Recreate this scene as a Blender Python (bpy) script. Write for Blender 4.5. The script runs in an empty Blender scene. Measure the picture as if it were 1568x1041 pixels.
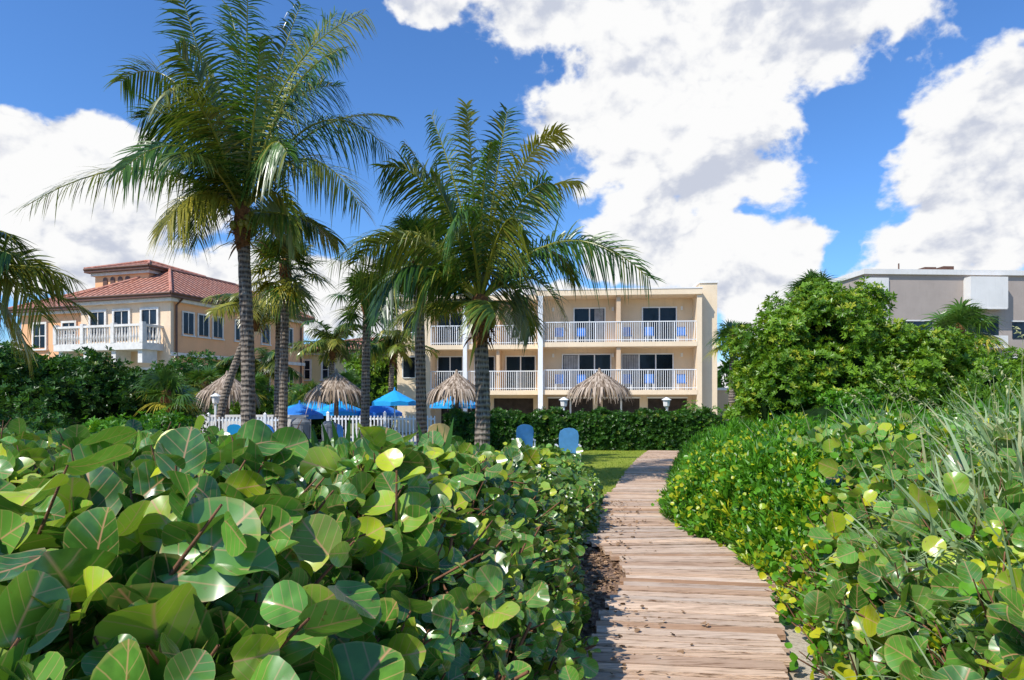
import bpy, math, random
import numpy as np
from mathutils import Vector, Matrix
rng=np.random.default_rng(11); random.seed(5)
scene=bpy.context.scene
Z=np.array([0,0,1.0])
def nrm(a):
    a=np.asarray(a,float); return a/np.maximum(np.linalg.norm(a,axis=-1,keepdims=True),1e-9)
# ---------------------------------------------------------------- materials
def newmat(name):
    m=bpy.data.materials.new(name); m.use_nodes=True
    nt=m.node_tree; nt.nodes.clear()
    return m,nt,nt.nodes,nt.links
def rgba(c): return (c[0],c[1],c[2],1)
def mixc(nt,f,a,b,blend='MIX'):
    n=nt.nodes.new('ShaderNodeMix'); n.data_type='RGBA'; n.blend_type=blend
    for sock,val in ((n.inputs[0],f),(n.inputs[6],a),(n.inputs[7],b)):
        if hasattr(val,'links') or hasattr(val,'is_linked'): nt.links.new(val,sock)
        elif isinstance(val,(int,float)): sock.default_value=val
        else: sock.default_value=rgba(val)
    return n.outputs[2]
def mth(nt,op,a,b=None,c=None,clamp=False):
    n=nt.nodes.new('ShaderNodeMath'); n.operation=op; n.use_clamp=clamp
    for i,v in enumerate((a,b,c)):
        if v is None: continue
        if hasattr(v,'is_linked'): nt.links.new(v,n.inputs[i])
        else: n.inputs[i].default_value=v
    return n.outputs[0]
def noise(nt,vec,scale,detail=4,rough=.55,dist=0):
    n=nt.nodes.new('ShaderNodeTexNoise'); n.inputs['Scale'].default_value=scale
    n.inputs['Detail'].default_value=detail; n.inputs['Roughness'].default_value=rough
    n.inputs['Distortion'].default_value=dist
    if vec is not None: nt.links.new(vec,n.inputs['Vector'])
    return n.outputs['Fac']
def ramp(nt,f,lo,hi):
    n=nt.nodes.new('ShaderNodeMapRange'); nt.links.new(f,n.inputs[0])
    n.inputs[1].default_value=lo; n.inputs[2].default_value=hi; n.interpolation_type='SMOOTHSTEP'
    return n.outputs[0]
def objco(nt,scale=(1,1,1)):
    t=nt.nodes.new('ShaderNodeTexCoord'); mp=nt.nodes.new('ShaderNodeMapping')
    mp.inputs['Scale'].default_value=scale; nt.links.new(t.outputs['Object'],mp.inputs[0]); return mp.outputs[0]
def principled(nt,col,rough=.6,spec=.5,bump=None,bstr=.3,bdist=.02,metal=0):
    p=nt.nodes.new('ShaderNodeBsdfPrincipled')
    if hasattr(col,'is_linked'): nt.links.new(col,p.inputs['Base Color'])
    else: p.inputs['Base Color'].default_value=rgba(col)
    p.inputs['Roughness'].default_value=rough; p.inputs['Metallic'].default_value=metal
    p.inputs['Specular IOR Level'].default_value=spec
    if bump is not None:
        b=nt.nodes.new('ShaderNodeBump'); b.inputs['Strength'].default_value=bstr; b.inputs['Distance'].default_value=bdist
        nt.links.new(bump,b.inputs['Height']); nt.links.new(b.outputs[0],p.inputs['Normal'])
    return p
def out(nt,sh):
    o=nt.nodes.new('ShaderNodeOutputMaterial'); nt.links.new(sh,o.inputs[0])
def simple(name,c,rough=.6,var=.12,scale=3,bstr=.15,spec=.4,metal=0):
    m,nt,N,L=newmat(name); co=objco(nt)
    f=noise(nt,co,scale,6); f2=noise(nt,co,scale*14,3)
    c1=mixc(nt,ramp(nt,f,.3,.7),[x*(1-var) for x in c],[min(1,x*(1+var*.6)) for x in c])
    p=principled(nt,c1,rough,spec,f2,bstr,.01,metal); out(nt,p.outputs[0]); return m
def attr(nt,name):
    a=nt.nodes.new('ShaderNodeAttribute'); a.attribute_name=name; return a
def leafmat(name,dark,light,yellow,transl=.35,rough=.4,veins=False,veincol=(.35,.30,.12),spec=.35):
    m,nt,N,L=newmat(name)
    a=attr(nt,'tint'); s=nt.nodes.new('ShaderNodeSeparateColor'); L.new(a.outputs['Color'],s.inputs[0])
    col=mixc(nt,s.outputs[0],dark,light); col=mixc(nt,s.outputs[1],col,yellow)
    bump=None
    if veins:
        u=attr(nt,'luv'); sp=nt.nodes.new('ShaderNodeSeparateXYZ'); L.new(u.outputs['Vector'],sp.inputs[0])
        ax=mth(nt,'ABSOLUTE',sp.outputs[0]); 
        mid=mth(nt,'SUBTRACT',1.0,mth(nt,'DIVIDE',ax,.055),clamp=True)
        k=mth(nt,'SUBTRACT',sp.outputs[1],mth(nt,'MULTIPLY',ax,.75))
        fr=mth(nt,'PINGPONG',mth(nt,'MULTIPLY',k,2.4),.5)
        side=mth(nt,'SUBTRACT',1.0,mth(nt,'DIVIDE',fr,.07),clamp=True)
        side=mth(nt,'MULTIPLY',side,.6)
        v=mth(nt,'MAXIMUM',mid,side,clamp=True)
        co=objco(nt); mot=noise(nt,co,14,4)
        col=mixc(nt,mth(nt,'MULTIPLY',ramp(nt,mot,.4,.75),.45),col,[c*1.4 for c in light])
        g=nt.nodes.new('ShaderNodeNewGeometry')
        col=mixc(nt,mth(nt,'MULTIPLY',g.outputs['Backfacing'],.30),col,(.20,.33,.07))
        br=noise(nt,co,37,3)
        col=mixc(nt,mth(nt,'MULTIPLY',ramp(nt,br,.65,.73),.7),col,(.16,.07,.02))
        rr=nt.nodes.new('ShaderNodeVectorMath'); rr.operation='LENGTH'; L.new(u.outputs['Vector'],rr.inputs[0])
        col=mixc(nt,mth(nt,'MULTIPLY',ramp(nt,rr.outputs['Value'],.93,1.0),.35),col,(.42,.36,.10))
        col=mixc(nt,mth(nt,'MULTIPLY',v,.85),col,veincol)
        bump=mth(nt,'ADD',v,mth(nt,'MULTIPLY',mot,.8))
    p=principled(nt,col,rough,spec,bump,-.35 if veins else 0,.004)
    t=nt.nodes.new('ShaderNodeBsdfTranslucent')
    tc=mixc(nt,.4,col,(light[0]*2.0,light[1]*1.7,light[2]*.4)); L.new(tc,t.inputs[0])
    mx=nt.nodes.new('ShaderNodeMixShader'); mx.inputs[0].default_value=transl
    L.new(p.outputs[0],mx.inputs[1]); L.new(t.outputs[0],mx.inputs[2]); out(nt,mx.outputs[0]); return m

M_grape=leafmat('sea_grape_leaf',(.007,.045,.005),(.145,.34,.045),(.60,.64,.02),.21,.27,True,(.66,.32,.17),.7)
M_grapefar=leafmat('sea_grape_leaf_far',(.02,.075,.008),(.15,.32,.025),(.48,.50,.03),.3,.35)
M_scaev=leafmat('scaevola_leaf',(.012,.075,.004),(.155,.40,.022),(.66,.60,.02),.28,.34)
M_round=leafmat('round_bush_leaf',(.020,.085,.006),(.23,.41,.028),(.54,.52,.04),.26,.36)
M_dark=leafmat('dark_hedge_leaf',(.008,.04,.006),(.07,.19,.02),(.22,.28,.03),.22,.33)
M_palm=leafmat('palm_leaflet',(.010,.045,.008),(.10,.21,.03),(.58,.46,.05),.23,.30,spec=.55)
M_grass=leafmat('grass_blade',(.14,.26,.07),(.48,.60,.34),(.60,.55,.28),.3,.5)
M_lawn=leafmat('lawn_blade',(.07,.15,.01),(.26,.36,.02),(.40,.36,.05),.3,.6)
M_twig=simple('twig_bark',(.22,.10,.05),.85,.4,20,.4)
M_core=simple('inner_shade_fill',(.010,.03,.006),.95,.5,6,.5,.1)  # near-black filler, paints the shade deep between leaves
def trunkmat():
    m,nt,N,L=newmat('palm_bark'); co=objco(nt)
    sp=nt.nodes.new('ShaderNodeSeparateXYZ'); L.new(co,sp.inputs[0])
    n1=noise(nt,co,5,5); n2=noise(nt,objco(nt,(14,14,2)),2,4)
    w=mth(nt,'SINE',mth(nt,'ADD',mth(nt,'MULTIPLY',sp.outputs[2],48),mth(nt,'MULTIPLY',n1,5)))
    w=ramp(nt,w,-1,1)
    c=mixc(nt,w,(.06,.045,.035),(.25,.20,.155)); c=mixc(nt,ramp(nt,n2,.4,.75),c,(.34,.29,.23))
    c=mixc(nt,mth(nt,'MULTIPLY',ramp(nt,n1,.5,.7),.5),c,(.09,.065,.045))
    p=principled(nt,c,.9,.2,w,.7,.03); out(nt,p.outputs[0]); return m
M_bark=trunkmat()
M_fibre=simple('palm_fibre',(.20,.09,.03),.95,.5,18,.8)
# ---------------------------------------------------------------- mesh builder
class MB:
    def __init__(s): s.V=[];s.L=[];s.S=[];s.M=[];s.T=[];s.U=[];s.n=0
    def raw(s,V,loops,sizes,mat=0,tint=None,luv=None):
        V=np.asarray(V,float); n=len(V)
        s.V.append(V); s.L.append(np.asarray(loops)+s.n); s.S.append(np.asarray(sizes)); s.M.append(np.full(len(sizes),mat))
        if tint is None: tint=(.5,0,0)
        t=np.asarray(tint,float); t=np.tile(t,(n,1)) if t.ndim==1 else t
        s.T.append(t); s.U.append(np.zeros((n,3)) if luv is None else luv); s.n+=n
    def add(s,V,F,mat=0,tint=None,luv=None):
        s.raw(V,[i for f in F for i in f],[len(f) for f in F],mat,tint,luv)
    def box(s,x0,x1,y0,y1,z0,z1,mat=0,tint=None):
        V=[(x0,y0,z0),(x1,y0,z0),(x1,y1,z0),(x0,y1,z0),(x0,y0,z1),(x1,y0,z1),(x1,y1,z1),(x0,y1,z1)]
        s.add(V,[(0,3,2,1),(4,5,6,7),(0,1,5,4),(1,2,6,5),(2,3,7,6),(3,0,4,7)],mat,tint)
    def scatter(s,tv,tf,B,P,tint,mat=0,tluv=None):
        m=len(P); 
        if m==0: return
        n=len(tv)
        V=(np.einsum('mij,nj->mni',B,tv)+P[:,None,:]).reshape(-1,3)
        lp=np.array([i for f in tf for i in f]); sz=np.array([len(f) for f in tf])
        loops=(lp[None,:]+np.arange(m)[:,None]*n).ravel()
        s.raw(V,loops,np.tile(sz,m),mat,np.repeat(tint,n,axis=0),None if tluv is None else np.tile(tluv,(m,1)))
    def strips(s,P,D,Ln,W,WD,droop,prof=(.6,1,.7,.06),mat=0,tint=None):
        K=len(prof)-1; m=len(P); t=np.linspace(0,1,K+1)
        Ln=np.broadcast_to(np.asarray(Ln,float),(m,)); W=np.broadcast_to(np.asarray(W,float),(m,)); droop=np.broadcast_to(np.asarray(droop,float),(m,))
        C=P[:,None,:]+D[:,None,:]*(Ln[:,None]*t)[:,:,None]-Z*(droop[:,None]*Ln[:,None]*t**2)[:,:,None]
        w=(W[:,None]*np.array(prof)[None,:])[:,:,None]*WD[:,None,:]
        V=np.stack([C-w,C+w],axis=2).reshape(-1,3); n=(K+1)*2
        q=np.array([[2*k,2*k+1,2*k+3,2*k+2] for k in range(K)]).ravel()
        loops=(q[None,:]+np.arange(m)[:,None]*n).ravel()
        if tint is None: tint=np.tile((.5,0,0),(m,1))
        s.raw(V,loops,np.full(m*K,4),mat,np.repeat(tint,n,axis=0))
    def tube(s,pts,rad,seg=8,mat=0,tint=None,cap=True):
        pts=np.asarray(pts,float); n=len(pts); tg=nrm(np.gradient(pts,axis=0))
        ref=np.array([1,0,0.]) if abs(tg[0][2])>.7 else Z
        a=nrm(np.cross(tg,ref)); b=np.cross(tg,a); th=np.linspace(0,2*np.pi,seg,endpoint=False)
        rad=np.broadcast_to(np.asarray(rad,float),(n,))
        V=(pts[:,None,:]+rad[:,None,None]*(np.cos(th)[None,:,None]*a[:,None,:]+np.sin(th)[None,:,None]*b[:,None,:])).reshape(-1,3)
        F=[(i*seg+j,i*seg+(j+1)%seg,(i+1)*seg+(j+1)%seg,(i+1)*seg+j) for i in range(n-1) for j in range(seg)]
        if cap: F+= [tuple(range(seg)),tuple((n-1)*seg+j for j in range(seg))]
        s.add(V,F,mat,tint)
    def build(s,name,mats,parent=None,smooth=False):
        V=np.concatenate(s.V); Lp=np.concatenate(s.L).astype(np.int32); S=np.concatenate(s.S); M=np.concatenate(s.M).astype(np.int32)
        me=bpy.data.meshes.new(name); me.vertices.add(len(V)); me.vertices.foreach_set('co',V.astype(np.float32).ravel())
        me.loops.add(len(Lp)); me.loops.foreach_set('vertex_index',Lp)
        me.polygons.add(len(S)); st=np.concatenate([[0],np.cumsum(S)[:-1]]).astype(np.int32)
        me.polygons.foreach_set('loop_start',st); me.polygons.foreach_set('material_index',M)
        me.update(calc_edges=True)
        me.polygons.foreach_set('use_smooth',np.full(len(S),bool(smooth)))
        T=np.concatenate(s.T); a=me.attributes.new('tint','FLOAT_COLOR','POINT')
        a.data.foreach_set('color',np.concatenate([T,np.ones((len(T),1))],1).astype(np.float32).ravel())
        U=np.concatenate(s.U); a=me.attributes.new('luv','FLOAT_VECTOR','POINT'); a.data.foreach_set('vector',U.astype(np.float32).ravel())
        for m in (mats if isinstance(mats,(list,tuple)) else [mats]): me.materials.append(m)
        me.update()
        o=bpy.data.objects.new(name,me); scene.collection.objects.link(o)
        if parent: o.parent=parent
        return o
def empty(name,loc=(0,0,0),rz=0):
    e=bpy.data.objects.new(name,None); e.location=loc; e.rotation_euler=(0,0,rz); scene.collection.objects.link(e); return e
def frames(n,d,s):
    n=nrm(n); d=d-np.sum(d*n,-1,keepdims=True)*n; d=nrm(d); r=np.cross(d,n)
    return np.stack([r,d,n],axis=2)*np.asarray(s)[:,None,None]
# leaf templates
def disc_leaf(seg=14,rings=(.5,1.),cup=.12,fold=.18,wave=.06,elong=1.0):
    V=[(0,1,0)]; U=[(0,0,0)]
    for r in rings:
        for k in range(seg):
            a=2*math.pi*k/seg; x=math.sin(a)*r; y=-math.cos(a)*r*elong
            if k==0 and r==1: y+=.16
            z=cup*r*r+fold*abs(x)+wave*math.sin(3*a+r)*r-.12*y*y*(1 if y>0 else .3)
            V.append((x,1+y,z)); U.append((x,y,0))
    F=[(0,1+k,1+(k+1)%seg) for k in range(seg)]
    for i in range(len(rings)-1):
        b=1+i*seg; c=b+seg
        F+=[(b+k,c+k,c+(k+1)%seg,b+(k+1)%seg) for k in range(seg)]
    return np.array(V,float),F,np.array(U,float)
LEAF_HI=[disc_leaf(18,(.4,.75,1.),.1,.16,.05),disc_leaf(18,(.4,.75,1.),-.1,.42,.12,.90),disc_leaf(18,(.4,.75,1.),.24,-.14,.09,1.10)]
LEAF_LO=[disc_leaf(8,(1.,),.1,.25,.08)]
def rosette(nl=7,w=.22,tilt=.6,oval=.55):
    V=[];F=[]
    for k in range(nl):
        a=2*math.pi*k/nl+.3*math.sin(k*5); c,s=math.cos(a),math.sin(a); l=1-.15*(k%2)
        tz=tilt*(1 if k%2 else 1.5)
        b=len(V)
        for (r,ww,z) in ((.05,0,0),(l*oval,-w,tz*.45),(l,0,tz*.6),(l*oval,w,tz*.45)):
            V.append((c*r-s*ww,s*r+c*ww,z))
        F.append((b,b+1,b+2,b+3))
    return np.array(V,float),F
ROS=rosette(); ROS_FINE=rosette(8,.16,1.1,.6); ROS_TALL=rosette(7,.13,1.9,.55)
def scatter_ros(mb,P,Nn,size,tint,tmpl=ROS,mat=0):
    m=len(P); d=rng.normal(size=(m,3)); B=frames(Nn,d,size); mb.scatter(tmpl[0],tmpl[1],B,P,tint,mat)
def tints(m,lo=0,hi=1,yf=.05,yamt=(.3,.9)):
    t=np.zeros((m,3)); t[:,0]=rng.uniform(lo,hi,m); y=rng.random(m)<yf; t[y,1]=rng.uniform(yamt[0],yamt[1],y.sum()); return t
# ---------------------------------------------------------------- ground
def gz(x,y):
    y=np.asarray(y,float); t=np.clip((y-8.5)/8.5,0,1); return .34*(1-t*t*(3-2*t))*np.clip(1-(np.abs(np.asarray(x,float))-30)/30,0,1)
def ground_mat():
    m,nt,N,L=newmat('ground_soil'); co=objco(nt)
    n1=noise(nt,co,.6,5); n2=noise(nt,co,18,6,.7)
    sand=mixc(nt,n2,(.32,.25,.18),(.76,.66,.52)); mulch=mixc(nt,n2,(.08,.045,.028),(.42,.28,.20))
    sp=nt.nodes.new('ShaderNodeSeparateXYZ'); L.new(co,sp.inputs[0])
    side=ramp(nt,sp.outputs[0],1.3,1.9)
    c=mixc(nt,side,mulch,sand)
    far=ramp(nt,sp.outputs[1],20,40)
    c=mixc(nt,far,c,mixc(nt,n1,(.10,.13,.04),(.32,.30,.22)))
    p=principled(nt,c,.95,.1,n2,.8,.04); out(nt,p.outputs[0]); return m
xs=np.unique(np.concatenate([[-1500,-500,-150,-60],np.linspace(-30,30,61),[60,150,500,1500]]))
ys=np.unique(np.concatenate([[-600,-100,-20],np.linspace(-5,35,61),[60,120,400,2500]]))
mb=MB(); X,Y=np.meshgrid(xs,ys); Zz=gz(X,Y); nx=len(xs)
mb.add(np.stack([X.ravel(),Y.ravel(),Zz.ravel()],1),[(j*nx+i,j*nx+i+1,(j+1)*nx+i+1,(j+1)*nx+i) for j in range(len(ys)-1) for i in range(nx-1)])
mb.build('ground',ground_mat(),smooth=True)
m,nt,N,L=newmat('lawn_turf'); co=objco(nt); a_=noise(nt,co,1.2,5); b_=noise(nt,co,40,4)
c=mixc(nt,a_,(.10,.18,.02),(.30,.38,.04)); c=mixc(nt,ramp(nt,b_,.3,.7),c,(.34,.36,.06)); p=principled(nt,c,.9,.1,b_,.8,.03); out(nt,p.outputs[0])
mb=MB(); lx=np.linspace(-1.5,11,26); ly=np.linspace(13.2,27.5,30)
X,Y=np.meshgrid(lx,ly); mb.add(np.stack([X.ravel(),Y.ravel(),gz(X,Y).ravel()+.02],1),[(j*26+i,j*26+i+1,(j+1)*26+i+1,(j+1)*26+i) for j in range(29) for i in range(25)],0)
k=26000; gx=rng.uniform(-1,10,k); gy=rng.uniform(13.4,27.2,k)
P=np.stack([gx,gy,gz(gx,gy)+.02],1); D=nrm(rng.normal(size=(k,3))*.45+Z)
mb.strips(P,D,rng.uniform(.03,.075,k),.006,nrm(rng.normal(size=(k,3))*[1,1,.1]),.2,(1,.6,.1),1,tints(k,0,1,.12))
mb.build('lawn',[m,M_lawn])
M_deck=simple('pool_deck_paving',(.55,.50,.43),.8,.15,2)
mb=MB(); mb.box(-24,-2.2,19.5,37,-.1,.06); mb.build('pool_deck',M_deck)
mb=MB(); mb.box(-4,12,30,39,-.1,.05); mb.build('paved_walkway',M_deck)
# ---------------------------------------------------------------- boardwalk
def woodmat():
    m,nt,N,L=newmat('weathered_planks'); co=objco(nt,(1.2,22,22)); g=noise(nt,co,3,6,.65); a=attr(nt,'tint'); s=nt.nodes.new('ShaderNodeSeparateColor'); L.new(a.outputs[0],s.inputs[0])
    c=mixc(nt,s.outputs[0],(.44,.25,.14),(.82,.58,.40)); c=mixc(nt,mth(nt,'MULTIPLY',s.outputs[1],.8),c,(.58,.50,.42))
    c=mixc(nt,ramp(nt,g,.46,.70),c,(.20,.11,.06)); b=noise(nt,objco(nt),1.7,3); c=mixc(nt,mth(nt,'MULTIPLY',ramp(nt,b,.5,.8),.4),c,(.72,.58,.44))
    st=noise(nt,objco(nt,(2,9,9)),2,5); c=mixc(nt,mth(nt,'MULTIPLY',ramp(nt,st,.60,.76),.5),c,(.14,.09,.06))
    p=principled(nt,c,.75,.25,g,.7,.014); out(nt,p.outputs[0]); return m
cl=np.array([(.25,.8),(.62,2.4),(1.04,4.18),(1.40,5.4),(1.80,6.6),(1.84,7.5),(1.60,8.7),(1.64,9.8),(1.96,11.6),(2.75,14.6),(3.6,18.3),(4.7,22.5),(5.9,26.5)])
seg=np.linalg.norm(np.diff(cl,axis=0),axis=1); cum=np.concatenate([[0],np.cumsum(seg)])
def cpt(s): return np.array([np.interp(s,cum,cl[:,0]),np.interp(s,cum,cl[:,1])])
mb=MB(); s_=0.0
while s_<cum[-1]:
    p=cpt(s_); t=nrm(cpt(min(s_+.4,cum[-1]))-cpt(max(0,s_-.4))); t=nrm(t*.55+np.array([0,.6]))
    r=np.array([t[1],-t[0]]); w=float(np.interp(p[1],[0,7.2,8.6,9.6,20],[.66,.66,.64,.56,.60])); jl,jr=rng.uniform(-.04,.04,2)
    if 6.6<p[1]<8.5: jl-=.20*(p[1]-6.6)/1.9
    zt=float(gz(0,p[1]))+.075+rng.uniform(-.007,.007); hw=.060
    A=p-r*(w-jl); B=p+r*(w+jr); tw=rng.uniform(-.006,.006); sk=rng.uniform(-.016,.016)
    V=[]
    for zz in (zt-.04,zt):
        for q,dd,k_ in ((A,-hw,1),(B,-hw,-1),(B,hw,-1),(A,hw,1)):
            e=q+t*(dd+sk*k_*.4); V.append((e[0],e[1],zz+tw*(1 if dd>0 else -1)))
    mb.add(V,[(0,3,2,1),(4,5,6,7),(0,1,5,4),(1,2,6,5),(2,3,7,6),(3,0,4,7)],0,(rng.uniform(.0,1),rng.uniform(0,.85)**1.4,0))
    s_+=.141
for off in (-.42,.42):
    pts=[]
    for q in np.linspace(0,cum[-1],60):
        p=cpt(q); pts.append((p[0]+off,p[1],float(gz(0,p[1]))+.005))
    mb.tube(pts,.03,4,0,(.1,0,0))
mb.build('boardwalk',woodmat())
# ---------------------------------------------------------------- sea grape foreground (left)
def pedge(y): return np.interp(y,[0,2,4.2,5.4,6.4,7.4,8.8,11,14],[-.35,-.02,.22,.36,.34,.44,.90,1.2,1.6])+.06*np.sin(np.asarray(y)*5.1)
def htop(x,y):
    h=np.interp(y,[0,1.6,2.5,5,8,11,14.5],[1.58,1.66,1.66,1.50,1.26,1.04,.82])
    h=h+np.clip((-x-1.6)/4,0,1)*np.interp(y,[0,2,6,12],[.05,.10,.20,.40])
    return h+.11*np.sin(x*2.3+y*1.1)*np.cos(y*1.7-x)+.07*np.sin(5*x+3*y)+.13*np.sin(8*x-6*y)*np.sin(3*x+9*y)
def surf(x,y,edge,top,k):
    e=np.maximum(edge(y)-x,0); g=gz(x,y)
    return g+(top(x,y)-g)*(1-np.exp(-(e/k)**1.0))
def shoots(mb_hi,mb_lo,S,A,Ls,nl,rad,yellow=.06,lodist=5.5,zcap=None,twig=None,near=1.05):
    m=len(S); ph=rng.uniform(0,2*np.pi,m); A=nrm(A)
    a=nrm(np.cross(A,rng.normal(size=(m,3)))); b=np.cross(A,a)
    bt=rng.random(m)**1.3; gs=rng.uniform(.55,1.2,m)
    for j in range(nl):
        t=(j+.4)/nl; p=S+A*(Ls*t)[:,None]+rng.normal(size=(m,3))*.012
        an=ph+j*2.6+rng.normal(size=m)*.4; perp=np.cos(an)[:,None]*a+np.sin(an)[:,None]*b
        d=nrm(perp*.9+A*.45+rng.normal(size=(m,3))*.25); p=p+d*.02
        nn=nrm(A*.55+Z*.30+rng.normal(size=(m,3))*.82+np.array([-.12,-.30,0]))
        sz=rad*(1.1-.5*t**2)*rng.uniform(.65,1.15,m)*gs
        tn=np.zeros((m,3)); tn[:,0]=np.clip(bt*.65+rng.uniform(0,.4,m)+.35*(t-.45),0,1)
        yy=(rng.random(m)<yellow*(.4+3.0*t)); tn[yy,1]=rng.uniform(.15,.85,yy.sum())
        dist=np.linalg.norm(p-np.array([0,0,2.1]),axis=1)
        ok=(dist>near)&(p[:,2]>.1)&(rng.random(m)<.92)
        if zcap is not None: ok&=(p[:,2]<zcap(p[:,0],p[:,1]))
        B=frames(nn,d,sz); hi=ok&(dist<lodist); lo=ok&(dist>=lodist)
        idx=rng.integers(0,3,m)
        for q in range(3):
            w=hi&(idx==q); mb_hi.scatter(LEAF_HI[q][0],LEAF_HI[q][1],B[w],p[w],tn[w],0,LEAF_HI[q][2])
        w=lo; mb_lo.scatter(LEAF_LO[0][0],LEAF_LO[0][1],B[w],p[w],tn[w],0,LEAF_LO[0][2])
    if twig is not None:
        w=np.linalg.norm(S-np.array([0,0,2.1]),axis=1)<7
        for s0,a0,l0 in zip(S[w],A[w],Ls[w]):
            if np.linalg.norm(s0-np.array([0,0,2.1]))<near+.1: continue
            twig.tube([s0-a0*.25,s0+a0*l0*.5,s0+a0*l0*.95],[.006,.005,.003],4,1,cap=False)
hi=MB(); lo=MB(); 
n=3500
y=.9+13.3*rng.random(n)**1.35
span=y*.80+.9+pedge(y); u=rng.random(n)**1.3
x=pedge(y)-.03-u*span
def S1(x,y): return surf(x,y,pedge,htop,.24)
z=S1(x,y); eps=.08
gx=(S1(x+eps,y)-z)/eps; gy=(S1(x,y+eps)-z)/eps
Nn=nrm(np.stack([-gx,-gy,np.ones(n)],1)); 
depth=np.abs(rng.normal(0,.19,n))+.08
P=np.stack([x,y,z],1)-Nn*depth[:,None]
A=nrm(Nn*.8+Z*.55+rng.normal(size=(n,3))*.38)
cap1=lambda x,y: 1.97-np.clip(y-1.5,0,12)*.068+np.clip((-x-2)/3,0,1)*.16+.05*np.sin(x*9+y*4)+.08*(np.sin(x*3.1+1)>.75)*(y<3.2)
shoots(hi,lo,P,A,rng.uniform(.16,.38,n),6,.094,.075,zcap=cap1,twig=hi)
hx=np.array([(-.93,1.95),(-1.02,2.25),(-.45,2.65),(-.55,2.5),(-1.6,2.4),(-2.4,3.2),(-.36,3.3),(-.95,3.6),(-1.8,3.9),(-2.9,4.3),(.1,4.6),(-.5,4.8),(-1.35,1.9),(-.65,1.75),(-3.4,5.2),(.35,6.0)])
hb=np.stack([hx[:,0],hx[:,1],S1(hx[:,0],hx[:,1])+.0],1); ha=nrm(Z+rng.normal(size=(len(hb),3))*.22)
ht=hb+ha*np.array([.28,.22,.28,.12,.14,.16,.14,.2,.14,.13,.12,.16,.1,.08,.18,.10])[:,None]
for s0,e0 in zip(hb,ht):
    hi.tube([s0-Z*.35,s0,e0],[.009,.007,.004],5,1,cap=False); k=4
    p=np.array([s0+(e0-s0)*q for q in (.2,.5,.8,1.)]); an=rng.uniform(0,6.28)+np.arange(4)*2.7; d=np.stack([np.cos(an),np.sin(an),np.full(4,.5)],1)
    t=np.zeros((4,3)); t[:,0]=rng.uniform(.6,1,4); t[:,1]=[.25,.5,.8,.95]
    B=frames(nrm(Z*.7+rng.normal(size=(4,3))*.45+np.array([-.3,-.45,0])),d,np.array([.085,.08,.07,.055])); hi.scatter(LEAF_HI[0][0],LEAF_HI[0][1],B,p,t,0,LEAF_HI[0][2])
n=2900; y=2.0+11*rng.random(n)**1.3; e=rng.exponential(.24,n)-.04; x=pedge(y)-e
z=gz(x,y)+rng.random(n)*np.maximum(S1(x-.15,y)-gz(x,y)-.05,.05)
P=np.stack([x,y,z],1); A=nrm(np.stack([np.full(n,.8),np.full(n,-.35),np.full(n,.45)],1)+rng.normal(size=(n,3))*.5)
shoots(hi,lo,P,A,rng.uniform(.10,.24,n),5,.050,.04,zcap=cap1,twig=hi)
for i in range(800):
    y0=1.6+9*rng.random()**1.4; x0=float(pedge(y0))-.0-rng.exponential(.4); zt=float(S1(np.array(x0),np.array(y0)))-.08
    if zt<.4 or math.hypot(x0,y0)<1.1: continue
    g=float(gz(x0,y0)); j=rng.normal(size=2)*.16
    hi.tube([(x0,y0,g),(x0+j[0]*.4,y0+j[1]*.4,g+(zt-g)*.5),(x0+j[0],y0+j[1],zt)],[.013,.010,.006],5,1,cap=False)
E=empty('sea_grape_shrub'); hi.build('near_leaves',[M_grape,M_twig],E,True); lo.build('far_leaves',[M_grape],E,True)
mb=MB(); k=3800; y=rng.uniform(2.8,10,k); x=pedge(y)-rng.exponential(.14,k)+.06
P=np.stack([x,y,gz(x,y)+rng.random(k)*.30],1); D=nrm(np.stack([rng.normal(.25,.5,k),rng.normal(-.2,.5,k),rng.uniform(.4,1.3,k)],1))
mb.strips(P,D,rng.uniform(.10,.36,k),.006,nrm(rng.normal(size=(k,3))*[1,1,.1]),rng.uniform(.2,.8,k),(.7,1,.6,.05),0,tints(k,0,.6,.1))
k=6500; y=rng.uniform(2.5,12,k); x=pedge(y)+rng.normal(.28,.32,k); P=np.stack([x,y,gz(x,y)+.012],1)
onp=np.abs(x-np.interp(y,cl[:,1],cl[:,0]))<.68; P[onp,2]+=.078; keep=(~onp)|(rng.random(k)<.09); P=P[keep]; k=len(P)
B=frames(nrm(Z+rng.normal(size=(k,3))*.25),rng.normal(size=(k,3)),rng.uniform(.006,.028,k)); t=np.zeros((k,3)); t[:,0]=rng.random(k)
mb.scatter(LEAF_LO[0][0],LEAF_LO[0][1],B,P,t,1,LEAF_LO[0][2])
M_litter=leafmat('leaf_litter',(.08,.045,.02),(.42,.26,.15),(.3,.2,.1),.05,.8)
mb.build('path_edge_weeds',[M_grapefar,M_litter])
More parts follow.
